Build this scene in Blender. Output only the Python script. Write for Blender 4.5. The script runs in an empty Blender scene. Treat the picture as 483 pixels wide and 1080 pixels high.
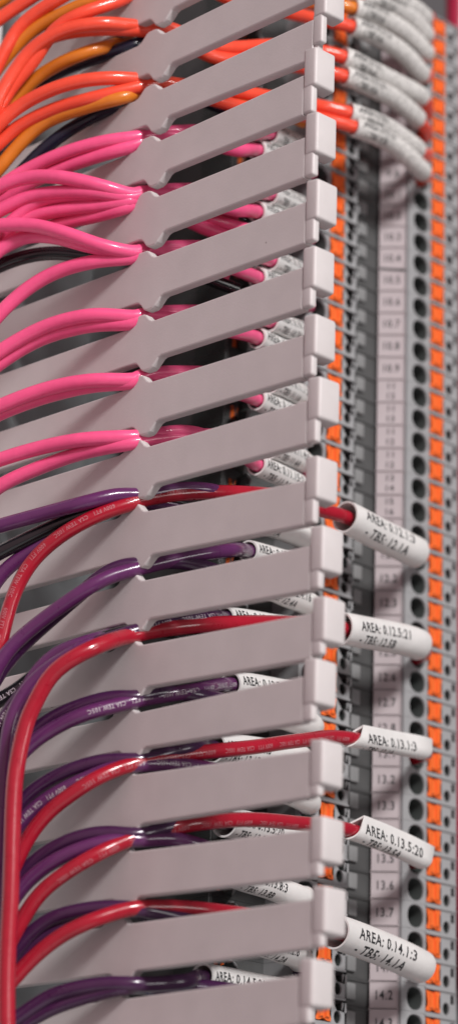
import bpy, bmesh, math, random
from mathutils import Vector, Matrix
random.seed(7)
S = 0.001                                   # everything below is in millimetres
scn = bpy.context.scene
col = scn.collection
PX0, PY0, FPX = 241.5, 540.0, 3000.0

# ------------------------------------------------------------------ axes
# world X: from the duct base to the finger tips, Y: outwards through the duct wall, Z: up along the rail
R = Matrix(((0.7121, 0.7015, 0.0286), (-0.1999, 0.2416, -0.9496), (-0.6731, 0.6704, 0.3123)))
c0 = R.col[0].normalized(); c1 = (R.col[1] - c0 * R.col[1].dot(c0)).normalized(); c2 = c0.cross(c1)
R = Matrix((c0, c1, c2)).transposed(); RW = R.transposed()
def ray(x, y): return Vector(((x - PX0) / FPX, (y - PY0) / FPX, 1.0))
O = ray(145, 600) * 520
CAM = RW @ (-O)
def onN(x, y, n=0.0):
    d = RW @ ray(x, y); return CAM + d * ((n - CAM.y) / d.y)
def onD(x, y, n):
    d = RW @ ray(x, y); return CAM + d * ((n - CAM.x) / d.x)
TOCAM = CAM.normalized()

# ------------------------------------------------------------------ materials
def mat(name, c, rough=0.45, noise=0.0, nscale=200, bump=0.0, bscale=900, coat=0.0, sss=0.0, spec=0.5, spots=None):
    m = bpy.data.materials.new(name); m.use_nodes = True
    nt = m.node_tree; b = nt.nodes['Principled BSDF']
    b.inputs['Base Color'].default_value = (*c, 1); b.inputs['Roughness'].default_value = rough
    b.inputs['Specular IOR Level'].default_value = spec
    b.inputs['Coat Weight'].default_value = coat; b.inputs['Coat Roughness'].default_value = 0.07
    if sss:
        b.inputs['Subsurface Weight'].default_value = sss
        b.inputs['Subsurface Radius'].default_value = (0.0012, 0.001, 0.001)
        b.inputs['Subsurface Scale'].default_value = 1.0
    tc = nt.nodes.new('ShaderNodeTexCoord')
    n = nt.nodes.new('ShaderNodeTexNoise'); n.inputs['Scale'].default_value = nscale; n.inputs['Detail'].default_value = 5
    nt.links.new(tc.outputs['Object'], n.inputs['Vector'])
    if noise:
        r = nt.nodes.new('ShaderNodeMapRange'); r.inputs[1].default_value = .3; r.inputs[2].default_value = .7
        r.inputs[3].default_value = 1 - noise; r.inputs[4].default_value = 1 + noise
        nt.links.new(n.outputs['Fac'], r.inputs[0])
        mx = nt.nodes.new('ShaderNodeMix'); mx.data_type = 'RGBA'; mx.blend_type = 'MULTIPLY'; mx.inputs[0].default_value = 1
        mx.inputs[6].default_value = (*c, 1); nt.links.new(r.outputs[0], mx.inputs[7])
        out = mx.outputs[2]
        if spots:
            v = nt.nodes.new('ShaderNodeTexVoronoi'); v.inputs['Scale'].default_value = spots
            nt.links.new(tc.outputs['Object'], v.inputs['Vector'])
            lt = nt.nodes.new('ShaderNodeMath'); lt.operation = 'LESS_THAN'; lt.inputs[1].default_value = 0.028
            nt.links.new(v.outputs['Distance'], lt.inputs[0])
            m2 = nt.nodes.new('ShaderNodeMix'); m2.data_type = 'RGBA'
            nt.links.new(lt.outputs[0], m2.inputs[0]); nt.links.new(out, m2.inputs[6])
            m2.inputs[7].default_value = (c[0]*.45, c[1]*.4, c[2]*.4, 1)
            out = m2.outputs[2]
        nt.links.new(out, b.inputs['Base Color'])
        r2 = nt.nodes.new('ShaderNodeMapRange'); r2.inputs[3].default_value = max(rough - .1, 0.02); r2.inputs[4].default_value = rough + .1
        nt.links.new(n.outputs['Fac'], r2.inputs[0]); nt.links.new(r2.outputs[0], b.inputs['Roughness'])
    if bump:
        n2 = nt.nodes.new('ShaderNodeTexNoise'); n2.inputs['Scale'].default_value = bscale; n2.inputs['Detail'].default_value = 4
        nt.links.new(tc.outputs['Object'], n2.inputs['Vector'])
        bp = nt.nodes.new('ShaderNodeBump'); bp.inputs['Strength'].default_value = bump; bp.inputs['Distance'].default_value = 0.0002
        nt.links.new(n2.outputs['Fac'], bp.inputs['Height']); nt.links.new(bp.outputs[0], b.inputs['Normal'])
    return m
M = dict(
    duct=mat('duct_pvc', (.53, .495, .49), .5, .035, 160, .14, 2500, sss=.1, spots=70),
    red=mat('red_pvc', (.33, .006, .020), .3, .06, 500, .12, 1500, coat=.5, spec=.3),
    purple=mat('purple_pvc', (.098, .019, .092), .3, .06, 500, .12, 1500, coat=.5, spec=.3),
    dpurple=mat('dark_purple_pvc', (.045, .010, .048), .3, .06, 500, .12, 1500, coat=.5, spec=.3),
    pink=mat('pink_pvc', (.78, .085, .225), .36, .05, 500, .12, 1500, coat=.35, spec=.3),
    coral=mat('coral_pvc', (.78, .07, .035), .34, .05, 500, .12, 1500, coat=.4, spec=.3),
    amber=mat('amber_pvc', (.60, .17, .015), .36, .05, 500, .12, 1500, coat=.35, spec=.3),
    black=mat('black_pvc', (.010, .010, .012), .25, .05, 500, .1, 1500, coat=.5, spec=.3),
    navy=mat('navy_pvc', (.007, .009, .022), .3, .05, 500, .1, 1500, coat=.4, spec=.3),
    ink_red=mat('pale_print', (.42, .13, .15), .5),
    ink=mat('white_print', (.42, .36, .40), .5),
    sleeve=mat('sleeve_white', (.68, .655, .64), .42, .03, 300, .15, 1200, sss=.2),
    aged=mat('sleeve_speckled', (.56, .54, .52), .5, .38, 1500, .3, 1500),
    text=mat('black_print', (.02, .02, .022), .6),
    house=mat('terminal_grey', (.285, .285, .29), .5, .05, 300, .1, 2000),
    dark=mat('terminal_shade_dark', (.035, .04, .038), .6, .1, 300),  # grey plastic with the shade inside the holes put into its colour
    pit=mat('recess_shade_and_line', (.06, .06, .06), .6, .1, 300),  # body shade put into the colour; also the dark divider on the marker
    chip=mat('bridge_socket_grey', (.20, .20, .20), .5, .05, 300),
    orange=mat('orange_lever', (.78, .14, .025), .38, .05, 400, .1, 1500, sss=.1),
    groove=mat('orange_groove', (.75, .07, .012), .45, .05, 400),
    marker=mat('marker_shaded_white', (.42, .365, .375), .5, .03, 300),  # white tags, their shade put into the base colour
    blue=mat('blue_bridge', (.015, .07, .16), .4, .05, 300),
    plate=mat('painted_panel', (.22, .235, .24), .45, .05, 60, .1, 800),
    steel=mat('zinc_rail', (.45, .45, .44), .35, .06, 200),
    magenta=mat('magenta_cable', (.32, .008, .04), .4, .05, 300),
)

# ------------------------------------------------------------------ object helpers
def obj(name, bm, mats, parent=None, smooth=None):
    me = bpy.data.meshes.new(name)
    bmesh.ops.scale(bm, vec=(S, S, S), verts=bm.verts)
    bm.to_mesh(me); bm.free()
    for m in (mats if isinstance(mats, (list, tuple)) else [mats]): me.materials.append(M[m])
    if smooth:
        for p in me.polygons: p.use_smooth = True
        me.set_sharp_from_angle(angle=math.radians(smooth))
    o = bpy.data.objects.new(name, me); col.objects.link(o)
    if parent: o.parent = parent
    return o
def empty(name, loc=(0, 0, 0)):
    o = bpy.data.objects.new(name, None); col.objects.link(o); o.location = Vector(loc) * S
    o.empty_display_size = .005; return o
def tag(o, label=None, cat=None, group=None, kind=None):
    if label: o['label'] = label
    if cat: o['category'] = cat
    if group: o['group'] = group
    if kind: o['kind'] = kind
    return o
def box(bm, a, b, bev=0, seg=2, mi=0):
    t = bmesh.new()
    bmesh.ops.create_cube(t, size=1)
    for v in t.verts: v.co = Vector([(a[i] + b[i]) / 2 + v.co[i] * (b[i] - a[i]) for i in range(3)])
    if bev: bmesh.ops.bevel(t, geom=t.edges[:], offset=bev, segments=seg, profile=.5, affect='EDGES')
    for f in t.faces: f.material_index = mi
    merge(bm, t)
def merge(bm, t):
    me = bpy.data.meshes.new('tmp'); t.to_mesh(me); t.free(); bm.from_mesh(me); bpy.data.meshes.remove(me)

# ------------------------------------------------------------------ paths
def spline(pts, step=1.2):
    P = [pts[0] * 2 - pts[1]] + pts + [pts[-1] * 2 - pts[-2]]
    out = []
    for i in range(1, len(P) - 2):
        p0, p1, p2, p3 = P[i-1:i+3]
        # centripetal catmull-rom
        def tj(t, a, b): return t + max((b - a).length, 1e-4) ** .5
        t0 = 0; t1 = tj(t0, p0, p1); t2 = tj(t1, p1, p2); t3 = tj(t2, p2, p3)
        n = max(2, int((p2 - p1).length / step))
        for k in range(n):
            t = t1 + (t2 - t1) * k / n
            A1 = p0*((t1-t)/(t1-t0)) + p1*((t-t0)/(t1-t0)); A2 = p1*((t2-t)/(t2-t1)) + p2*((t-t1)/(t2-t1)); A3 = p2*((t3-t)/(t3-t2)) + p3*((t-t2)/(t3-t2))
            B1 = A1*((t2-t)/(t2-t0)) + A2*((t-t0)/(t2-t0)); B2 = A2*((t3-t)/(t3-t1)) + A3*((t-t1)/(t3-t1))
            out.append(B1*((t2-t)/(t2-t1)) + B2*((t-t1)/(t2-t1)))
    out.append(pts[-1])
    for _ in range(3):
        out = [out[0]] + [(out[i-1] + out[i]*2 + out[i+1]) / 4 for i in range(1, len(out)-1)] + [out[-1]]
    return out
class Path:
    def __init__(s, pts):
        s.p = pts; s.L = [0]
        for a, b in zip(pts, pts[1:]): s.L.append(s.L[-1] + (b - a).length)
        s.len = s.L[-1]
    def at(s, u):
        if u <= 0: k = 0
        elif u >= s.len: k = len(s.p) - 2
        else:
            lo, hi = 0, len(s.p) - 1
            while hi - lo > 1:
                m = (lo + hi) // 2
                if s.L[m] <= u: lo = m
                else: hi = m
            k = lo
        d = s.L[k+1] - s.L[k]; f = (u - s.L[k]) / d
        p = s.p[k].lerp(s.p[k+1], f) if 0 <= f <= 1 else s.p[k] + (s.p[k+1] - s.p[k]) * f
        a = s.p[max(k-1, 0)]; b = s.p[min(k+2, len(s.p)-1)]
        t0 = (s.p[k+1] - s.p[max(k-1, 0)]).normalized(); t1 = (s.p[min(k+2, len(s.p)-1)] - s.p[k]).normalized()
        T = t0.lerp(t1, min(max(f, 0), 1)).normalized()
        F = (TOCAM - T * TOCAM.dot(T)).normalized()          # side of the wire that shows its print
        U = F.cross(T)
        return p, T, F, U
def section(ra, rb, roll, n):
    out = []
    for i in range(n):
        t = 2 * math.pi * i / n
        a, b = ra * math.cos(t), rb * math.sin(t)
        out.append((a * math.cos(roll) - b * math.sin(roll), a * math.sin(roll) + b * math.cos(roll)))   # (U, F)
    return out
def teardrop(r, tip_u, k=1.0, n=40):
    # round at the wire, drawn out to a crease on its upper side
    out = []; a0 = math.acos(r / tip_u)
    m = n - 12
    for i in range(m + 1):
        t = a0 + (2 * math.pi - 2 * a0) * i / m
        out.append((r * k * math.cos(t), r * k * math.sin(t)))
    e, b = out[-1], out[0]; tip = (tip_u * k, 0)
    for i in range(1, 6): out.append((e[0] + (tip[0] - e[0]) * i / 6, e[1] + (tip[1] - e[1]) * i / 6))
    out.append(tip)
    for i in range(1, 6): out.append((tip[0] + (b[0] - tip[0]) * i / 6, tip[1] + (b[1] - tip[1]) * i / 6))
    return out
def tube(bm, path, ra, rb=None, roll=0, n=16, u0=0, u1=None, cap=True, wall=0, step=1.0, mi=0, tip=0, slant=0):
    rb = rb or ra; u1 = path.len if u1 is None else u1
    N = max(2, int((u1 - u0) / step)); rings = []
    sec = teardrop(ra, tip) if tip else section(ra, rb, roll, n)
    n = len(sec)
    def ring(u, k):
        p, T, F, U = path.at(u)
        return [bm.verts.new(p + U * (a * k) + F * (b * k) + T * (slant * a)) for a, b in sec]
    us = [u0 + (u1 - u0) * i / N for i in range(N + 1)]
    if wall:
        k = 1 - wall / ra
        rings = [ring(u, 1) for u in us]
        rings = [ring(us[0], (1 + k) / 2 + .0)] * 0 + rings
        inner = [ring(u, k) for u in reversed(us)]
        seq = rings + inner + [rings[0]]
    else:
        seq = [ring(u, 1) for u in us]
    for A, B in zip(seq, seq[1:]):
        for i in range(n):
            j = (i + 1) % n
            f = bm.faces.new((A[i], B[i], B[j], A[j])); f.material_index = mi
    if cap and not wall:
        bm.faces.new(list(seq[0])).material_index = mi; bm.faces.new(list(reversed(seq[-1]))).material_index = mi
_txt = {}
def text_mesh(s, shear=0.0, font_w=1.0):
    key = (s, shear)
    if key in _txt: return _txt[key]
    c = bpy.data.curves.new('t', 'FONT'); c.body = s; c.size = 1; c.resolution_u = 2; c.shear = shear; c.space_character = 1.12; c.offset = .018
    o = bpy.data.objects.new('t', c); col.objects.link(o)
    bpy.context.view_layer.update()
    me = bpy.data.meshes.new_from_object(o.evaluated_get(bpy.context.evaluated_depsgraph_get()))
    V = [v.co.copy() for v in me.vertices]; Fc = [tuple(p.vertices) for p in me.polygons]
    bpy.data.objects.remove(o); bpy.data.curves.remove(c); bpy.data.meshes.remove(me)
    _txt[key] = (V, Fc); return V, Fc
def text_bm(s, h, sx=1.0, shear=0, cut=0):
    V, Fc = text_mesh(s, shear)
    b = bmesh.new(); vs = [b.verts.new((v.x * h / .7 * sx, v.y * h / .7, 0)) for v in V]
    for f in Fc:
        try: b.faces.new([vs[i] for i in f])
        except ValueError: pass
    if cut:
        for _ in range(3):
            e = [x for x in b.edges if x.calc_length() > cut]
            if not e: break
            bmesh.ops.subdivide_edges(b, edges=e, cuts=1)
            bmesh.ops.triangulate(b, faces=[f for f in b.faces if len(f.verts) > 3])
    return b
def wrap_text(bm, path, s, h, u, v, ra, rb=None, roll=0, sx=.8, flip=False, mi=1, lift=.05, shear=0, tip=0):
    rb = rb or ra
    sec = teardrop(ra + lift, tip + lift, 1, 96) if tip else section(ra + lift, rb + lift, roll, 96)
    NS = len(sec); k0 = max(range(NS), key=lambda i: sec[i][1])
    if tip: k0 = NS - 1 if False else min(range(NS), key=lambda i: abs(sec[i][0] - .9) + (9 if sec[i][1] < 0 else 0))
    arc = [0]; idx = [k0]
    def walk(sign, dist):
        i = k0; d = 0
        while True:
            j = (i + sign) % NS
            e = math.hypot(sec[j][0]-sec[i][0], sec[j][1]-sec[i][1])
            if d + e >= dist:
                f = (dist - d) / e
                return sec[i][0] + (sec[j][0]-sec[i][0]) * f, sec[i][1] + (sec[j][1]-sec[i][1]) * f
            d += e; i = j
    up = 1 if sec[(k0 + 1) % NS][0] > sec[k0][0] else -1
    b = text_bm(s, h, sx, shear, cut=ra * .45)
    w = max(x.co.x for x in b.verts) if b.verts else 0
    for x in b.verts:
        a, c = x.co.x, x.co.y - h / 2
        if flip: a, c = w - a, -c
        uu, vv = u + a, v + c
        su, sf = walk(up if vv >= 0 else -up, abs(vv))
        p, T, F, U = path.at(uu)
        x.co = p + U * su + F * sf
    for f in b.faces: f.material_index = mi
    merge(bm, b)
    return w

# ================================================================== THE SLOTTED DUCT
NX = [172,172,162,152,155,150,150,150,147,145,145,137,140,137,135,127]
NY = [25,82,140,201,262,330,393,460,527,600,667,740,803,884,960,1040]
VG = [onN(x, y).z for x, y in zip(NX, NY)]
ND = [onN(x, y).x for x, y in zip(NX, NY)]
tip = {2:((330,20),(320,68)),3:((320,79),(322,122)),4:((320,146),(321,188)),5:((321,213),(320,259)),6:((320,279),(321,329)),
       7:((320,354),(322,398)),8:((322,419),(320,475)),9:((320,500),(325,562)),10:((325,572),(328,628)),11:((328,645),(318,701)),
       12:((318,711),(325,765)),13:((325,792),(325,843)),14:((324,873),(327,930)),15:((322,949),(313,1005))}
def tipV(j):
    if j in tip:
        a, b = tip[j]; return (onN(*a).z + onN(*b).z + .4) / 2
    if j < 2: return tipV(2) + 12.5 * (2 - j)
    return onN(306, 1030).z - 4.0 - 12.5 * (j - 16)
capx = {2:(364,12),3:(354,72),4:(355.5,140),5:(356.5,210),6:(353.5,282),7:(354.7,355),8:(359,422),9:(357,505),10:(362.7,578),11:(365,655),12:(356,717),
        13:(363,805),14:(363.5,885),15:(366,958),16:(353,1034)}
captop = {2:-24,3:46,4:115,5:186,6:256,7:328,8:395,9:478,10:553,11:628,12:691,13:778,14:859,15:933,16:1008}
HN = 5.3                                     # how far the head reaches outwards
def tipD(j):
    if j in capx: return onN(*capx[j], HN).x - 3.2
    return 43.0
def neckV(j):
    a = VG[j-1] if 1 <= j <= 16 else (VG[0] + 12.4 * (1 - j) if j < 1 else VG[15] - 12.6 * (j - 16))
    b = VG[j] if 0 <= j <= 15 else (VG[0] + 12.4 * -j if j < 0 else VG[15] - 12.6 * (j - 15))
    return (a - 2.35, b + 2.35)
DL, DT = -50.0, 43.0
duct = empty('cable_duct', (DL, 0, 0))
tag(duct, 'light grey slotted wiring duct with a comb of angled fingers holding the coloured wires', 'cable duct')
def child(o, parent):
    o.parent = parent; o.matrix_parent_inverse = Matrix.Translation(-parent.location); return o
def make_finger(j):
    top, bot = neckV(j); c = (top + bot) / 2; h = (top - bot) / 2; ct = tipV(j); ht = 4.05; DT = tipD(j)
    cL = c
    def P(d, rel, off):        # rel = +1 top, -1 bottom
        t = max(0, min(1, (d + 2) / (DT + 2)))
        return (d, (c + (ct - c) * t) + rel * (h + (ht - h) * t) + off)
    pts = [P(DL, 1, 0), P(-6.2, 1, 0), P(-5.2, 1, .25), P(-3.6, 1, 1.75), P(-3.0, 1, 2.0), P(-1.2, 1, 2.0), P(-.5, 1, 1.7), P(.6, 1, .5), P(1.3, 1, .08), P(2, 1, 0), P(DT, 1, 0),
           P(DT, -1, 0), P(4.0, -1, 0), P(3.3, -1, -.25), P(1.8, -1, -1.7), P(1.1, -1, -2.05), P(-.6, -1, -2.1), P(-1.3, -1, -1.75), P(-2.1, -1, -.7), P(-2.7, -1, -.15), P(-3.4, -1, 0), P(DL, -1, 0)]
    dd = (ND[j-1] if 1 <= j <= 16 else 0)
    bm = bmesh.new()
    vs = [bm.verts.new((d, 0, v)) for d, v in pts]
    f = bm.faces.new(vs)
    r = bmesh.ops.extrude_face_region(bm, geom=[f])
    for v in r['geom']:
        if isinstance(v, bmesh.types.BMVert): v.co.y += 2.0
    bmesh.ops.recalc_face_normals(bm, faces=bm.faces)
    ed = [e for e in bm.edges if abs(e.verts[0].co.y - e.verts[1].co.y) < 1e-5 and not (e.verts[0].co.x < DL + .1 and e.verts[1].co.x < DL + .1)
          and not (e.verts[0].co.x > DT - .1 and e.verts[1].co.x > DT - .1)]
    bmesh.ops.bevel(bm, geom=ed, offset=.28, segments=2, profile=.5, affect='EDGES', clamp_overlap=True)
    fo = child(obj('finger', bm, 'duct'), duct)
    bm = bmesh.new()
    H = onN(334, captop[j]).z if j in captop else ct + ht + 2.9
    hh = 8.4 + random.uniform(-.15, .15); lb = H - hh
    # head: rounded lip standing above the finger's upper edge, its underside chamfered outwards
    t = bmesh.new(); bmesh.ops.create_cube(t, size=1)
    lo_, hi_ = (DT + .06, -.10, lb), (DT + 3.2, HN, H)
    for v in t.verts: v.co = Vector([(lo_[i] + hi_[i]) / 2 + v.co[i] * (hi_[i] - lo_[i]) for i in range(3)])
    for v in t.verts:
        if v.co.z > H - .1 and v.co.x > DT + 1: v.co.z -= .25 + random.uniform(0, .15)
        if v.co.z < lb + .1 and v.co.x > DT + 1: v.co.z += random.uniform(.1, .4)
    bmesh.ops.bevel(t, geom=t.edges[:], offset=.58, segments=4, profile=.5, affect='EDGES'); merge(bm, t)
    # end of the finger carried on below the head, and the narrow web inside the crease
    nb = ct - ht + .1
    if j + 1 in captop: nb = max(nb, onN(334, captop[j + 1]).z + .15)
    nb = min(nb, lb - .3)
    box(bm, (DT - .1, .03, nb), (DT + 2.3, 1.6, lb + .9), .45, 4)
    box(bm, (DT - .3, .5, ct - ht + .5), (DT + 1, 1.9, min(H - .6, ct + ht - .3)), .1, 1)
    lo = obj('end_lip', bm, 'duct', smooth=50)
    lo.parent = fo
    # slight bend of the finger and its lip
    return fo
for j in range(0, 18): make_finger(j)
bm = bmesh.new(); box(bm, (-56, -.05, -130), (DL + .02, 2.0, 150), .2, 1)
child(obj('side_wall', bm, 'duct'), duct)
bm = bmesh.new(); box(bm, (-58, -60, -130), (-56.02, 2.0, 150), .2, 1)
child(obj('duct_floor', bm, 'duct'), duct)

# ================================================================== TERMINAL BLOCKS
FD = -13.5                                   # front plane of the terminals
# hole rows seen in the picture -> smooth pitch along the rail
obs = [(0,208.8),(1,232),(2,254.6),(3,276.3),(5,323.4),(6,347.6),(7,370.6),(8,394),(9,418),(10,442),(11,466.2),(12,490.4),(13,514.6),(14,539.4),
       (16,589),(17,614.5),(18,640),(21,719),(22,745),(25,825.6),(26,853),(29,939),(30,966.5),(33,1053.5)]
CQ = -.0081
zs = [(k, onD(440, y, FD).z - CQ * k * k) for k, y in obs]
n = len(zs); sx = sum(k for k, _ in zs); sy = sum(z for _, z in zs); sxx = sum(k*k for k, _ in zs); sxy = sum(k*z for k, z in zs)
PIT = (n*sxy - sx*sy) / (n*sxx - sx*sx); Z0 = (sy - PIT*sx) / n; PITCH = -(PIT + CQ * 33)
def termZ(k): return Z0 + PIT * k + CQ * k * k
def nx(x): return onD(x, 650 + (x - 440) * .3, FD).y
def circ(cx, cy, rx, ry, n=20, p=1.0):
    out = []
    for i in range(n):
        t = 2 * math.pi * i / n
        c_, s_ = math.cos(t), math.sin(t)
        out.append((cx + rx * math.copysign(abs(c_) ** p, c_), cy + ry * math.copysign(abs(s_) ** p, s_)))
    return out
def tier(bm, n0, n1, holes, depth_back, hz):
    """front plate between n0..n1 with real recesses; holes: list of (outline, depth)"""
    t = bmesh.new(); loops = []
    def loop(pts, x=FD):
        vs = [t.verts.new((x, a, b)) for a, b in pts]
        es = [t.edges.new((vs[i], vs[(i+1) % len(vs)])) for i in range(len(vs))]
        return vs, es
    eo = loop([(n0, -hz), (n1, -hz), (n1, hz), (n0, hz)])
    E = list(eo[1]); HV = []
    for o, d in holes:
        v, e = loop(o); E += e; HV.append((v, d))
    bmesh.ops.triangle_fill(t, edges=E, use_beauty=True)
    for f in t.faces: f.normal_update()
    for v, d in HV:
        cx = sum(q.co.y for q in v) / len(v); cz = sum(q.co.z for q in v) / len(v)
        lip = [t.verts.new((FD - .35, cx + (q.co.y - cx) * .93, cz + (q.co.z - cz) * .93)) for q in v]
        bk = [t.verts.new((FD - d, cx + (q.co.y - cx) * .72, cz + (q.co.z - cz) * .72)) for q in v]
        for i in range(len(v)):
            j = (i + 1) % len(v)
            t.faces.new((v[i], v[j], lip[j], lip[i])).material_index = 0
            t.faces.new((lip[i], lip[j], bk[j], bk[i])).material_index = 1  # hole walls coloured dark in place of shade
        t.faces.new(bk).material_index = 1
    # sides
    o = eo[0]
    bk = [t.verts.new((depth_back, q.co.y, q.co.z)) for q in o]
    for i in range(4): t.faces.new((o[i], o[(i+1) % 4], bk[(i+1) % 4], bk[i])).material_index = 1 if i == 3 and n0 < 40 else 0  # left tier's side takes the dark colour for the shade behind the fingers
    merge(bm, t)
HZ = PITCH / 2 - .03
def unit_holes(cx):          # cx = y of the lever centre; wire entry left of it, test holes right of it
    return [(circ(cx - 5.35, -.05, 2.62, 2.32, 24, .9), 5.0),
            ([(cx - 2.3, -2.2), (cx + 2.35, -2.2), (cx + 2.35, 2.2), (cx - 2.3, 2.2)], 3.2),
            (circ(cx + 4.15, -.95, 1.1, 1.25, 14), 3.0),
            ([(cx + 5.45, .1), (cx + 6.7, .1), (cx + 6.7, 1.85), (cx + 5.45, 1.85)], 3.0)]
LV = [nx(458.5), nx(348.5), nx(243)]
tiers = [(nx(426.5), nx(481.5), LV[0]), (LV[1] - 9.0, nx(370), LV[1]), (LV[2] - 2.9, nx(252) + 1.5, LV[2])]
def make_housing():
    bm = bmesh.new()
    for a, b, c in tiers: tier(bm, a, b, unit_holes(c) if c != LV[2] else unit_holes(c)[1:3], FD - 9, HZ)
    for v in bm.verts:
        if v.co.y < tiers[2][1] + .01: v.co.x -= 8; v.co.y += 7.7
    # lower body between and under the tiers
    a0 = tiers[2][0] + 7.7; b0 = tiers[0][1]
    box(bm, (-44, a0 + .1, -HZ), (FD - 7.6, b0 - .1, HZ), 0, 1, 2)  # coloured dark to stand for the shade under the tiers
    # bridge shaft: side webs and socket
    p0, p1 = tiers[1][1], tiers[0][0]
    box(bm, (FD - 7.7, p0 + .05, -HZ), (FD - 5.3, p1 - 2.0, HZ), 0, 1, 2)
    box(bm, (FD - 5.5, p0 + 5.6, -1.5), (FD - 4.5, p0 + 8.2, 1.6), .25, 2, 3)
    box(bm, (FD - 5.5, p0 + 3.4, HZ - .5), (FD - 5.0, p1 - 2.2, HZ - .05), .1, 1, 2)
    # rounded rib next to each lever
    for a, b, c in tiers[:2]:
        box(bm, (FD - .2, c - 2.6, HZ - .42), (FD + .4, min(c + 7.0, b), HZ + .0), .15, 2, 0)
    return bm
hbm = make_housing()
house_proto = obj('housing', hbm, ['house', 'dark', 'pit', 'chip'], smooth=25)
def make_lever(c):
    bm = bmesh.new()
    w, h = 2.12, 1.97
    out = []
    pr = [(-w, -h), (-w*.5, -h), (-.15, -h + .42), (.15, -h + .42), (w*.5, -h), (w, -h), (w + .06, -h*.72), (w*.80, -h*.35), (w*.76, h*.2), (w*.95, h*.7), (w, h),
          (w*.35, h), (0, h - .3), (-w*.4, h), (-w, h), (-w*.95, h*.6), (-w*.82, 0), (-w*.84, -h*.4), (-w - .04, -h*.75)]
    vs = [bm.verts.new((FD + .12, c + a, b)) for a, b in pr]
    f = bm.faces.new(vs); bmesh.ops.triangulate(bm, faces=[f])
    bk = [bm.verts.new((FD - 3, c + a, b)) for a, b in pr]
    for i in range(len(vs)):
        j = (i + 1) % len(vs); bm.faces.new((vs[i], vs[j], bk[j], bk[i]))
    bmesh.ops.recalc_face_normals(bm, faces=bm.faces)
    # raised shoulders either side of a V groove
    for s_ in (-1, 1):
        q = bmesh.new()
        a = [(s_*.22 , -1.55), (s_*1.55, -1.7), (s_*1.45, 1.65), (s_*.28, 1.6)]
        b = [(s_*.45 , -1.25), (s_*1.25, -1.35), (s_*1.15, 1.25), (s_*.5, 1.2)]
        A = [q.verts.new((FD + .12, c + x, y)) for x, y in a]; B = [q.verts.new((FD + .62, c + x, y)) for x, y in b]
        q.faces.new(B)
        for i in range(4): q.faces.new((A[i], A[(i+1) % 4], B[(i+1) % 4], B[i]))
        bmesh.ops.recalc_face_normals(q, faces=q.faces)
        merge(bm, q)
    q = bmesh.new()
    q.faces.new([q.verts.new((FD + .14, c + x, y)) for x, y in ((.0, -1.0), (.5, .2), (.28, 1.75), (-.28, 1.75), (-.42, .5))])
    for f in q.faces: f.material_index = 1
    merge(bm, q)
    return bm
LOFF = [Vector((0, 0, 0)), Vector((0, 0, 0)), Vector((-8, 7.7, 0))]
lever_meshes = [obj('release_lever', make_lever(c), ['orange', 'groove'], smooth=30) for c in LV]
# marker geometry: a tilted strip between the bridge shaft and the right tier
MB = Vector((FD - .25, nx(424.5) - .05, 0)); MA = Vector((FD - 4.6, MB.y - 3.65, 0))
mdir = (MB - MA).normalized(); mnorm = Vector((mdir.y, -mdir.x, 0))
if mnorm.x < 0: mnorm = -mnorm
def make_marker(lines, div=False):
    bm = bmesh.new()
    t = bmesh.new(); bmesh.ops.create_cube(t, size=1)
    L = (MB - MA).length; hz = PITCH / 2 - .10
    for v in t.verts:
        v.co = (MA + MB) / 2 + mdir * (v.co.x * L) + mnorm * (v.co.y * 1.0 - .5) + Vector((0, 0, v.co.z * 2 * hz))
    bmesh.ops.bevel(t, geom=t.edges[:], offset=.14, segments=2, affect='EDGES'); merge(bm, t)
    if div:
        t = bmesh.new(); bmesh.ops.create_cube(t, size=1)
        for v in t.verts:
            v.co = (MA + MB) / 2 + mdir * (v.co.x * L * .98) + mnorm * (v.co.y * .3 + .05) + Vector((0, 0, hz - .05 + v.co.z * .5 - v.co.x * .5))
        for f in t.faces: f.material_index = 2
        merge(bm, t)
    if lines:
        hh = 1.75 if len(lines) == 1 else 1.35
        for i, s_ in enumerate(lines):
            b = text_bm(s_, hh, .80 if len(lines) == 1 else 1.0)
            w = max((v.co.x for v in b.verts), default=0)
            zc = 0 if len(lines) == 1 else (1.15 - 2.3 * i)
            for v in b.verts:
                v.co = (MA + MB) / 2 + mdir * (v.co.x - w / 2 - .1) + mnorm * .03 + Vector((0, 0, v.co.y - hh / 2 + zc))
            for f in b.faces: f.material_index = 1
            merge(bm, b)
    return bm
numbers = {}
seq = ['10.1','10.2','10.3','10.4','10.5','10.6','10.7','10.8','10.9']
for i, s_ in enumerate(seq): numbers[i] = [s_]
for i, pr in zip(range(9, 16), [('11','12'),('11','13'),('11','12'),('11','12'),('13','14'),('15','16'),('17','18')]): numbers[i] = list(pr)
k = 16
for g in (12, 13, 14):
    for q in range(1, 9): numbers[k] = ['%d.%d' % (g, q)]; k += 1
for i, s_ in zip(range(-1, -9, -1), ['9.8','9.7','9.6','9.5','9.4','9.3','9.2','9.1']): numbers[i] = [s_]
readable = {17:'12.2',18:'12.3',21:'12.6',22:'12.7',25:'13.2',26:'13.3',29:'13.6',30:'13.7',33:'14.2'}
ordn = ['','directly','second','third','fourth','fifth','sixth','seventh','eighth','ninth','tenth','eleventh','twelfth','thirteenth','fourteenth','fifteenth','sixteenth','seventeenth','eighteenth','nineteenth','twentieth']
hid = {15:'beside the sleeve printed 0.12.1:3, hidden by its left end', 16:''}
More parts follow.
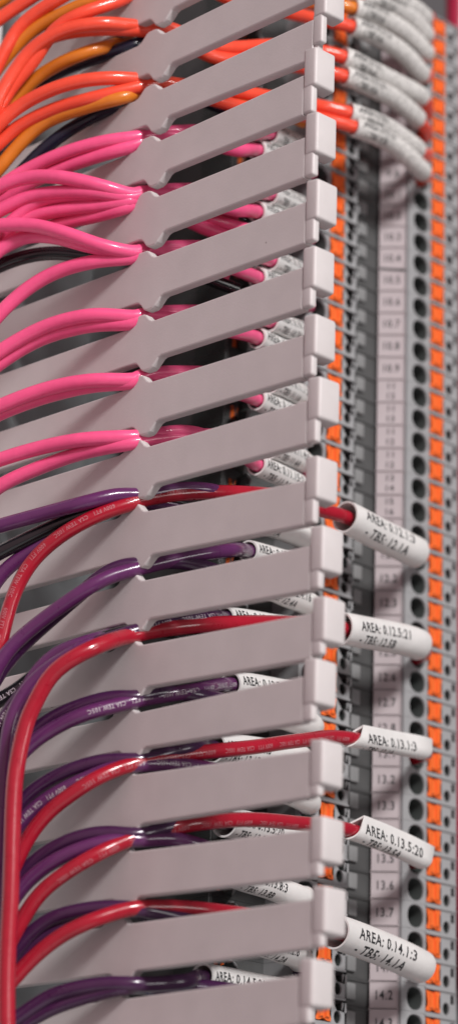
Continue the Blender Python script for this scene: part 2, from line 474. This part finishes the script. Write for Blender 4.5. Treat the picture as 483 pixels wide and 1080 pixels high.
def term_label(k):
    if k in readable: return 'grey terminal block with orange levers whose marker reads ' + readable[k]
    below = [r for r in readable if r < k]; above = [r for r in readable if r > k]
    if k < 17:
        if k == 4: return 'grey terminal block just below the thick dark line across the markers'
        if k == 3: return 'grey terminal block just above the thick dark line across the markers'
        if k < 3:
            return 'grey terminal block, %s above the dark line across the markers' % ordn[4 - k].replace('directly', 'first') if 4 - k < len(ordn) else 'grey terminal block at the very top of the row'
        if k < 9: return 'grey terminal block, %s below the dark line across the markers' % ordn[k - 3]
        return 'grey terminal block, %s above the one marked 12.2' % ordn[17 - k]
    r = max(below); d = k - r
    return 'grey terminal block, %s below the one marked %s' % (ordn[d], readable[r])
first = True
K0 = -9
for k in range(K0, 36):
    z = termZ(k)
    t = empty('terminal_block', (-44, 60, z))
    h = house_proto if first else house_proto.copy()
    if not first: col.objects.link(h)
    h.parent = t; h.location = Vector((44, -60, 0)) * S
    for lm, lof in zip(lever_meshes, LOFF):
        l = lm if first else lm.copy()
        if not first: col.objects.link(l)
        l.parent = t; l.location = (Vector((44, -60, 0)) + lof) * S
    m = obj('marker', make_marker(numbers.get(k, []), k == 4), ['marker', 'text', 'pit'], t); m.location = Vector((44, -60, 0)) * S
    t.scale.z = (termZ(k - .5) - termZ(k + .5)) / PITCH
    tag(t, term_label(k), 'terminal block', 'terminal blocks stacked along the rail')
    first = False
# thick divider line between two marker groups
zd = (termZ(3) + termZ(4)) / 2
# blue plug-in bridge bars seen through the duct slots
zb = 110
i = 0
while zb > -90:
    bm = bmesh.new(); box(bm, (FD - 14, nx(257) + 7.7, zb - 20), (FD - 9.0, nx(270) + 7.7, zb), .4, 2)
    for q in range(8): box(bm, (FD - 9.2, nx(259) + 7.7, zb - 2 - q * 2.4 - 1.2), (FD - 8.3, nx(268) + 7.7, zb - 2 - q * 2.4), .15, 1)
    tag(obj('jumper_bridge', bm, 'blue'), 'dark blue plug-in jumper bar behind the duct fingers, %s from the top' % (['topmost','second','third','fourth','fifth','sixth','seventh','eighth','ninth','tenth'][i]), 'jumper bar', 'blue jumper bars behind the duct')
    zb -= 21; i += 1

# ================================================================== BACKGROUND
bm = bmesh.new(); box(bm, (-62, -120, -160), (-58.2, 260, 190), .3, 1)
box(bm, (-58.3, 3.5, -160), (-46, 27, 190), .3, 1)  # raised step added to catch more light and look brighter through the slots
tag(obj('mounting_panel', bm, 'plate'), kind='structure')
bm = bmesh.new(); box(bm, (-52, 48, -150), (-44.3, 83, 180), .6, 2)
tag(obj('mounting_rail', bm, 'steel'), 'zinc steel mounting rail running behind the row of terminal blocks', 'mounting rail')
mp = Path(spline([onD(484, -60, -22), onD(482, 60, -22), onD(485, 190, -22), onD(492, 400, -22), onD(487, 560, -22), onD(483.5, 700, -22), onD(485, 860, -22), onD(493, 1000, -22), onD(500, 1150, -22)], 3))
bm = bmesh.new(); tube(bm, mp, 3.0, n=20)
tag(obj('jacketed_cable', bm, 'magenta', smooth=60), 'dark magenta cable at the far right edge beside the terminal blocks', 'cable')

# ================================================================== WIRES
WR = 1.38
def nleft(x):
    pts = [(-60, -16), (0, -11.5), (20, -9.5), (50, -7.2), (90, -4.2), (120, -1.9), (140, -.3), (150, 1.5), (160, 3.8), (200, 10), (240, 18), (300, 33), (340, 48), (370, 59), (445, 86)]
    if x <= pts[0][0]: return pts[0][1]
    for (a, u), (b, v) in zip(pts, pts[1:]):
        if x <= b: return u + (v - u) * (x - a) / (b - a)
    return pts[-1][1]
slotname = ['topmost','second','third','fourth','fifth','sixth','seventh','eighth','ninth','tenth','eleventh','twelfth','thirteenth','fourteenth','fifteenth','lowest']
cname = dict(red='red', purple='purple', dpurple='dark purple', pink='pink', coral='coral red', amber='amber', black='black', navy='navy blue')
GROUP = 'wires threaded through the duct slots'
PRINT = '  600V FT1   CSA TEW 105C  '
def P3(lst, front=0.0, dx=0):
    out = []
    for q in lst:
        x, y = q[0], q[1]
        n_ = q[2] if len(q) > 2 else nleft(x + dx)
        if x < 135: n_ -= front * min(1, (135 - x) / 40)
        out.append(onN(x, y, n_))
    return out
def wire(color, pts, label, front=0.0, r=WR, prt=None, sleeve=None, ends=None, dx=0, pv=.3, bk=0):
    """pts: picture trace with optional distance through the wall; sleeve: dict for the marker sleeve at its far end"""
    if bk: pts = [q if q[0] < 147 else (q[0], q[1], nleft(q[0]) + bk) for q in pts]
    L = P3(pts, front, dx)
    sl = None
    if sleeve:
        L += [q for q in sleeve['P']]
        hole = sleeve['hole']
        L += [hole + Vector((1.2, -.3, 0.1)), hole + Vector((-4, 0, 0))]
    q = spline(L); ph = random.uniform(0, 50)
    for i in range(len(q)):
        g = i * .17 + ph
        q[i] = q[i] + Vector((math.sin(g * 1.3), math.sin(g * .9 + 1), math.sin(g * 1.1 + 2))) * (.11 + .06 * math.sin(g * .31))
    pth = Path(q)
    bm = bmesh.new(); tube(bm, pth, r, n=18, step=1.0)
    mats = [color]
    if prt is not None:
        mats.append('ink_red' if color == 'red' else 'ink'); u = prt[0]
        while u < prt[1]:
            u += wrap_text(bm, pth, PRINT.strip(), .82, u, pv, r, sx=.8, flip=True, mi=1, lift=.03) + 2.2
    w = obj('wire', bm, mats, smooth=60)
    tag(w, label, 'wire', GROUP)
    if sleeve:
        def near(q):
            return min(range(len(pth.p)), key=lambda i: (pth.p[i] - q).length)
        i0, i1 = near(sleeve['P'][0]), near(sleeve['P'][-1])
        sp = Path(pth.p[i0:i1 + 1])
        b = bmesh.new(); ra = sleeve.get('ra', 2.9); rb = sleeve.get('rb', ra); roll = sleeve.get('roll', 0)
        tube(b, sp, ra, rb, roll, n=40, wall=.3 if sleeve.get('tip') else .38, step=.8, tip=sleeve.get('tip', 0), slant=sleeve.get('slant', 0))
        for (s_, h_, u_, v_) in sleeve.get('text', []):
            wrap_text(b, sp, s_, h_, u_, v_, ra, rb, roll, sx=sleeve.get('sx', .78), tip=sleeve.get('tip', 0), mi=1, lift=.04, shear=.03 if s_[0] == '-' else 0)
        so = obj('label_sleeve', b, [sleeve.get('mat', 'sleeve'), 'text'], smooth=50); so.parent = w
        if sleeve.get('label'): so['label'] = sleeve['label']
    return w
def hole_at(y, t=0):      # wire entry of tier t nearest to the picture height y
    cx = LV[t] - 5.35
    k = min(range(K0, 36), key=lambda q: abs(termZ(q) - onD(440 if t == 0 else 328, y, FD).z))
    return Vector((FD, cx, termZ(k)))
def SLV(px, D0, D1, **kw):
    """sleeve from a list of picture points; distance interpolated between planes x=D0..D1"""
    m = len(px); kw['P'] = [onD(x, y, D0 + (D1 - D0) * i / (m - 1)) for i, (x, y) in enumerate(px)]
    return kw
def lab(color, k, extra): return '%s wire %s the %s duct slot' % (cname[color], extra, slotname[k])

# ---- red wires with the large readable sleeves
wire('red', [(-12,720),(0,682),(6,655),(15,625),(33,593),(56,571),(82,554),(112,540),(138,532),(152,527),(190,521),(240,519),(300,524),(335,538)],
     'red wire from the ninth slot into the sleeve printed AREA: 0.12.1:3', 2.5, prt=(2, 52), pv=.55,
     sleeve=SLV([(364,545),(402,564),(438,584)], 1, -5, hole=hole_at(592), ra=3.25, rb=2.9, roll=0, sx=1.0,
     text=[('AREA: 0.12.1:3', 1.95, 3.4, 2.3), ('- TB5: 12.1A', 2.0, 4.6, -.75)], label='white sleeve printed AREA: 0.12.1:3 and - TB5: 12.1A'))
wire('red', [(8,1160),(9,1020),(11,932),(13,876),(17,820),(22,790),(30,757),(41,734),(53,713),(75,695),(104,681),(136,671),(152,667),(200,660),(260,657),(320,659),(345,661)],
     'red wire dropping down the left edge, its sleeve printed AREA: 0.12.5:21', 8, r=1.5,
     sleeve=SLV([(360,662),(402,670),(441,681)], 1, -5, hole=hole_at(690), ra=3.2, rb=2.7, sx=.98,
     text=[('AREA: 0.12.5:21', 1.9, 3.2, 1.3), ('- TB5: 12.5B', 1.8, 3.6, -1.35)], label='white sleeve printed AREA: 0.12.5:21 and - TB5: 12.5B'))
wire('red', [(-10,960),(8,930),(22,898),(34,876),(52,855),(75,838),(97,824),(125,812),(145,806),(180,799),(220,792),(270,787),(320,781),(350,777)],
     'red wire crossing the thirteenth slot into the sleeve printed AREA: 0.13.1:3', 3, prt=(28, 96), pv=-.1,
     sleeve=SLV([(371,779),(410,786),(446,793)], 1, -4, hole=hole_at(800), ra=1.72, tip=3.0, slant=.95, sx=.98,
     text=[('AREA: 0.13.1:3', 1.9, 3.2, -.1), ('- TB5: 13.1A', 1.4, 3.0, -2.5)], label='flattened white sleeve printed AREA: 0.13.1:3'))
wire('red', [(-6,1025),(10,995),(22,973),(41,945),(67,924),(97,905),(126,890),(142,883),(165,876),(200,869),(260,865),(325,869),(350,872)],
     'red wire crossing the fourteenth slot into the sleeve printed AREA: 0.13.5:20', 3, prt=(20, 84), pv=-.4,
     sleeve=SLV([(370,876),(408,890),(445,907)], 1, -4, hole=hole_at(912), ra=1.9, tip=3.5, slant=.7, sx=.98,
     text=[('AREA: 0.13.5:20', 2.0, 2.4, .55), ('- TB5: 13.5A', 1.7, 3.0, -1.95)], label='flattened white sleeve printed AREA: 0.13.5:20'))
wire('red', [(-10,1062),(5,1043),(19,1027),(33,1012),(63,988),(93,973),(122,963),(140,958),(190,957),(225,960),(290,970),(340,981)],
     'red wire from the fifteenth slot into the sleeve printed AREA: 0.14.1:3', 3,
     sleeve=SLV([(353,982),(400,1000),(443,1020)], 1, -5, hole=hole_at(1026), ra=3.35, rb=3.0, sx=1.02,
     text=[('AREA: 0.14.1:3', 2.1, 4.4, 1.85), ('- TB5: 14.1A', 2.15, 5.0, -1.25)], label='white sleeve printed AREA: 0.14.1:3 and - TB5: 14.1A'))

# ---- inner wires whose sleeves show between the fingers
def inner(color, k, left, mid, s0, s1, words, extra, front=0, prt=None, ra=2.5, pv=.3, off=(0, 0), D=(-3, -10.5)):
    """left: trace inside the duct, mid: trace behind the wall up to the sleeve start s0, sleeve ends at s1"""
    txt = []
    if words: txt = [(words[0], 1.7, 1.3, 1.15), (words[1], 1.55, 2.0, -1.3)]
    mx = ((s0[0] + s1[0]) / 2, (s0[1] + s1[1]) / 2 - 1.5)
    return wire(color, left + mid, lab(color, k, extra), front, prt=prt, pv=pv,
                sleeve=SLV([s0, mx, s1], D[0], D[1], hole=hole_at(s1[1] + 6, 1) + Vector((-2.5, -1.2, 0)), ra=ra, rb=ra * .88, text=txt, sx=.95))
A = lambda a, b: ('AREA: 0.%s' % a, '- TB5: %s' % b)
# slot 16 (lowest)
inner('dpurple', 15, [(-14,1096),(8,1080),(30,1066),(52,1052),(86,1042),(120,1037)], [(140,1038),(170,1037),(196,1034)], (213,1031), (312,1050), A('14.5:21','14.5A'), 'with its sleeve just behind', 1, prt=None)
wire('dpurple', [(-12,1115),(20,1084),(52,1064),(86,1052),(118,1044),(136,1041),(160,1043),(210,1040),(280,1050)], lab('dpurple', 15, 'lying underneath in'), 0, bk=6)
# slot 15
inner('dpurple', 14, [(-10,1040),(10,1014),(30,988),(52,971),(86,960),(119,956)], [(140,957),(180,965),(230,982)], (262,990), (318,1013), A('14.2:8','14.2A'), 'arching highest into', 1)
wire('dpurple', [(-8,1052),(8,1028),(26,1004),(48,987),(82,971),(112,963),(134,960),(160,966),(210,975),(260,992)], lab('dpurple', 14, 'squeezed above the red one in'), 0, bk=6)
# slot 14
inner('dpurple', 13, [(-12,975),(0,950),(30,914),(56,895),(90,882),(122,879)], [(142,882),(180,872),(215,868)], (236,867), (318,888), A('13.5:20','13.5B'), 'arching highest into', 1, ra=2.9)
inner('purple', 13, [(-10,992),(4,966),(22,938),(45,917),(75,900),(108,889),(126,885)], [(143,886),(180,884),(215,893)], (246,922), (322,949), A('13.8:3','13.8B'), 'between dark purple and red in', 2)
# slot 13
inner('dpurple', 12, [(-12,896),(8,868),(26,842),(48,825),(82,809),(122,801)], [(142,803),(175,795),(205,788)], (224,788), (318,803), A('13.1:3','13.1B'), 'arching highest into', 1, ra=3.0)
inner('purple', 12, [(-14,925),(4,893),(22,868),(42,848),(70,831),(104,816),(124,809)], [(143,807),(180,806),(225,812)], (270,822), (327,847), A('12.4:16','12.4B'), 'between dark purple and red in', 2, prt=(10, 40))
# slot 12
inner('purple', 11, [(-18,850),(4,820),(20,797),(37,781),(63,765),(93,752),(122,745)], [(140,740),(170,734),(205,728)], (243,722), (326,736), A('12.7:19','12.7A'), 'lettered FT1 and bending up into', 3, prt=(26, 78), pv=.1)
inner('dpurple', 11, [(-14,842),(14,800),(35,772),(56,757),(93,742),(126,735)], [(140,737),(175,730),(220,735)], (262,748), (330,766), None, 'arching highest into', 1)
# slot 11
inner('dpurple', 10, [(-12,796),(0,764),(15,743),(34,720),(60,700),(97,681),(128,671)], [(146,665),(185,656),(215,651)], (236,652), (328,668), A('12.5:21','12.5A'), 'close behind the red one in', 4, prt=(4, 60), ra=2.2)
wire('black', [(-16,748),(0,738),(19,727),(37,711),(67,692),(100,677),(130,668),(146,666),(190,668),(250,685)], lab('black', 10, 'running behind the purple one in'), 0, prt=(0, 22), bk=6)
# slot 10
inner('purple', 9, [(-14,728),(0,698),(19,676),(45,655),(75,633),(100,616),(120,606),(136,602)], [(150,598),(200,587),(240,581)], (261,581), (332,603), A('12.2:8','12.2A'), 'in front of its darker twin in', 3, ra=2.2)
inner('dpurple', 9, [(-14,736),(2,706),(24,680),(52,654),(82,629),(110,606),(132,596)], [(148,596),(190,592),(240,606)], (272,615), (327,640), A('12.4:16','12.4A'), 'above and behind the brighter purple one in', 1)
# slot 9
inner('purple', 8, [(-16,560),(0,555),(45,542),(93,529),(130,521)], [(148,523),(190,516),(230,519)], (252,541), (330,572), A('12.1:3','12.1A'), 'uppermost in', 3)
wire('black', [(-16,592),(0,582),(45,560),(75,547),(110,534),(134,527),(150,526),(190,532),(250,550)], lab('black', 8, 'between purple and red in'), 1, bk=6)
wire('purple', [(-14,630),(0,607),(22,588),(52,569),(80,552),(115,538),(138,531),(150,530),(190,536),(240,555)], lab('purple', 8, 'lowest, tucked behind the red one in'), 0, bk=6)
# pink wires, slots 3 to 8
def pinkpair(k, la, lb, ya, extra=('upper pink one in', 'lower pink one in'), fa=2, fb=.5, midA=None, midB=None):
    x0, y0 = NX[k], NY[k]
    w1 = WORDS.pop(0); w2 = WORDS.pop(0)
    inner('pink', k, la, midA or [(x0 - 4, y0 + 2), (x0 + 40, y0 + 6), (x0 + 85, y0 + 18)], (270, ya), (318, ya + 24), w1, extra[0], fa, ra=2.2)
    inner('pink', k, lb, midB or [(x0 - 4, y0 + 3), (x0 + 40, y0 - 2), (x0 + 95, y0 + 2)], (284, ya - 18), (320, ya - 2), w2, extra[1], fb, ra=2.2)
WORDS = [A(a, b) for a, b in (('9.7:19','9.7A'),('9.5:20','9.5A'),('10.1:3','10.1A'),('10.2:8','10.2A'),('10.4:16','10.4A'),('10.3:7','10.3A'),('10.5:20','10.5A'),('10.7:4','10.7A'),('10.8:15','10.8A'),('11.1:3','11.1A'),('11.15:2','11.2A'),('11.4:6','11.4A'))]
pinkpair(2, [(-20,212),(0,197),(30,179),(67,162),(112,149),(150,144)], [(-20,228),(0,212),(56,182),(93,168),(130,157),(152,150)], 158, ('uppermost in', 'lower, in the shade in'))
pinkpair(3, [(-20,208),(0,196),(30,187),(67,187),(112,197),(143,206)], [(-20,235),(0,222),(30,209),(60,204),(105,204),(143,209)], 222, ('arching highest over the others in', 'second from above in'), 5, 3.5)
wire('pink', [(-20,262),(0,248),(33,230),(67,221),(112,215),(140,211),(156,207),(200,224),(245,238),(300,255)], lab('pink', 3, 'third from above in'), 2, bk=6)
wire('pink', [(-20,276),(0,264),(33,248),(67,235),(104,226),(138,216),(154,210),(190,230),(240,250)], lab('pink', 3, 'lowest, nearest the duct wall in'), 0.5, bk=6)
wire('pink', [(-16,262),(0,246),(19,229),(41,214),(70,207),(110,206),(142,208),(156,206),(200,215),(250,226)], lab('pink', 3, 'briefly showing between its neighbours in'), 2.6, bk=6)
pinkpair(4, [(-20,243),(0,238),(33,237),(67,244),(112,260),(146,267)], [(-16,350),(0,330),(25,307),(55,289),(100,276),(148,270)], 292, ('sagging down from the left into', 'bright and rising from below into'), 5, 2)
wire('pink', [(-16,278),(0,262),(25,250),(55,250),(95,260),(130,266),(152,266),(190,274),(240,292)], lab('pink', 4, 'hidden under the sagging one in'), 3, bk=6)
wire('black', [(-20,292),(0,281),(30,270),(60,266),(95,269),(130,270),(152,268),(190,282),(250,305)], lab('black', 4, 'looping low behind the pink ones in'), -.5, bk=6)
pinkpair(5, [(-20,386),(0,371),(25,356),(55,342),(100,332),(146,334)], [(-20,399),(0,384),(25,368),(50,356),(100,343),(145,339)], 356)
pinkpair(6, [(-20,438),(0,429),(50,411),(100,401),(146,399)], [(-20,448),(0,437),(50,418),(100,406),(145,402)], 421, midB=[(150,396),(190,393),(240,396)])
pinkpair(7, [(-20,491),(0,484),(40,473),(90,464),(142,461)], [(-18,528),(0,513),(45,492),(90,476),(140,467)], 490, midA=[(154,460),(200,455),(240,470)], midB=[(152,465),(190,461),(235,460)])

# ---- coral / amber wires at the top, curving into the row of blurred sleeves
def top(color, k, left, mid, s, hy, words, extra, front, D=(2, -5), ra=2.1):
    return wire(color, left + mid, lab(color, k, extra) if k >= 0 else extra, front,
                sleeve=SLV(s, D[0], D[1], hole=hole_at(hy), ra=ra, rb=ra * .9, text=[(words[0], 1.4, 1.2, 1.0), (words[1], 1.3, 2.0, -1.1), (words[0], 1.1, 3.0, 2.6)], sx=.95, mat='aged'))
top('coral', 1, [(-16,148),(0,130),(22,112),(67,91),(112,83),(156,84)], [(172,86),(220,92),(290,104),(340,112)], [(369,119),(406,134),(441,158)], 170, A('9.8:3','9.8A'), 'uppermost in', 4)
top('coral', 1, [(-16,166),(0,150),(15,136),(56,115),(104,102),(152,92)], [(170,88),(220,104),(290,118),(340,126)], [(374,134),(412,151),(446,182)], 192, A('9.7:19','9.7B'), 'second from above in', 2)
wire('amber', [(-16,194),(0,176),(15,158),(45,131),(90,114),(134,102),(160,92),(176,88),(220,102),(270,104),(320,128)], lab('amber', 1, 'below the coral ones in'), 1, bk=6)
wire('navy', [(-10,215),(15,190),(35,168),(60,145),(100,121,-2.2),(136,108,1.5),(165,95,6),(180,92,9),(230,112),(290,130)], lab('navy', 1, 'lowest and darkest in'), -1, bk=6)
top('coral', 0, [(-10,130),(0,101),(11,82),(33,52),(63,33),(104,25),(160,29)], [(176,28),(220,48),(290,48),(335,53)], [(363,60),(390,73),(416,87),(444,103)], 112, A('9.6:1','9.6A'), 'thick and uppermost in', 5)
top('coral', 0, [(-10,150),(0,116),(22,76),(48,43),(80,34),(120,31),(162,32)], [(176,30),(220,58),(290,66),(335,74)], [(364,80),(390,92),(416,105),(441,126)], 136, A('9.5:20','9.5A'), 'just under the thick one in', 3)
wire('amber', [(-14,160),(0,131),(15,108),(45,79),(93,54),(149,41),(174,32),(215,54),(260,52),(310,70)], lab('amber', 0, 'below the coral ones in'), 1, bk=6)
wire('navy', [(-10,150),(10,118),(37,91),(70,72),(100,62,-2.2),(143,47,2.2),(172,38,7),(200,48),(250,75)], lab('navy', 0, 'darkest and lowest in'), -1.2, bk=6)
# from slots above the picture
def top2(color, left, mid, s, hy, words, label, front): return top(color, -1, left, mid, s, hy, words, label, front)
top2('coral', [(-14,150),(0,112),(14,90),(35,66),(60,30),(86,15),(130,-1),(168,-26)], [(182,-30),(240,-2),(300,12),(335,20)], [(370,28),(398,39),(426,57),(445,79)], 86, A('9.4:16','9.4A'), 'speckled coral wire leaving the top edge right of the amber one', 4)
top2('amber', [(-14,90),(5,62),(33,33),(67,14),(100,0),(160,-28)], [(180,-32),(240,-8),(300,0),(340,4)], [(373,8),(398,17),(426,34),(449,57)], 62, A('9.3:7','9.3A'), 'amber wire leaving the top edge between two coral ones', 2)
top2('coral', [(-8,82),(7,52),(20,30),(40,12),(60,0),(110,-30),(168,-60)], [(182,-64),(260,-40),(320,-18),(350,-12)], [(383,-5),(411,5),(431,18),(449,38)], 42, A('9.2:8','9.2A'), 'coral wire leaving the top edge left of the amber one', 3)
top2('coral', [(-16,32),(0,20),(14,10),(34,-3),(90,-40),(168,-76)], [(182,-80),(260,-60),(330,-42),(372,-25)], [(395,-14),(418,0),(434,8),(448,19)], 24, A('9.1:3','9.1A'), 'short coral wire cutting the top left corner', 3)
wire('amber', [(-20,15),(0,2),(20,-14),(60,-40),(168,-90),(186,-92),(260,-70)], 'sliver of amber wire in the very top left corner', 1)
# loose bundle running down inside the duct along the left edge
wire('purple', [(120,668,3.2),(90,678),(60,690),(38,712),(24,740),(12,772),(4,805),(-2,850),(-6,920),(-8,1000)], 'bright purple wire falling behind the long red one at left', 3, r=1.4)
wire('purple', [(125,670,3.5),(88,684),(55,703),(28,728),(12,760),(6,800),(3,850),(0,905),(-3,960),(-4,1040)], 'purple wire farthest left, half cut by the picture edge', 5, r=1.4)

# ================================================================== CAMERA, LIGHT, WORLD
cam = bpy.data.cameras.new('camera'); co = bpy.data.objects.new('camera', cam); col.objects.link(co)
right = RW @ Vector((1, 0, 0)); up = RW @ Vector((0, -1, 0)); back = RW @ Vector((0, 0, -1))
co.matrix_world = Matrix.Translation(CAM * S) @ Matrix((right, up, back)).transposed().to_4x4()
cam.sensor_fit = 'VERTICAL'; cam.sensor_height = 24; cam.sensor_width = 24; cam.lens = 24 * FPX / 1080
cam.clip_start = .01; cam.clip_end = 50
cam.dof.use_dof = True; cam.dof.focus_distance = .532; cam.dof.aperture_fstop = 8.6
scn.camera = co

w = bpy.data.worlds.new('World'); scn.world = w; w.use_nodes = True
bg = w.node_tree.nodes['Background']; bg.inputs[0].default_value = (1, .90, .93, 1); bg.inputs[1].default_value = .125
def area(name, d, dist, size, power, colr, tgt=(15, 20, 0)):
    l = bpy.data.lights.new(name, 'AREA'); l.shape = 'DISK'; l.size = size; l.energy = power; l.color = colr
    o = bpy.data.objects.new(name, l); col.objects.link(o)
    d = Vector(d).normalized(); o.location = (Vector(tgt) + d * dist) * S
    o.rotation_euler = d.to_track_quat('Z', 'Y').to_euler()
    return o
area('ceiling_lamp', (.85, -.24, .47), 1500, .30, 26.5, (1, .985, .975))
area('channel_fill', (.97, .14, .0), 1600, .5, 4, (1, .98, .97))  # added fill without a source of its own, lifts the channel and terminal fronts
area('wall_bounce', (.35, -.90, .22), 1300, 2.4, 6.4, (1, .55, .60))
area('floor_bounce', (.45, -.25, -.86), 1300, 1.4, 3.0, (1, .96, .96))

scn.view_settings.view_transform = 'Standard'; scn.view_settings.look = 'None'
scn.view_settings.exposure = 0; scn.view_settings.gamma = 1
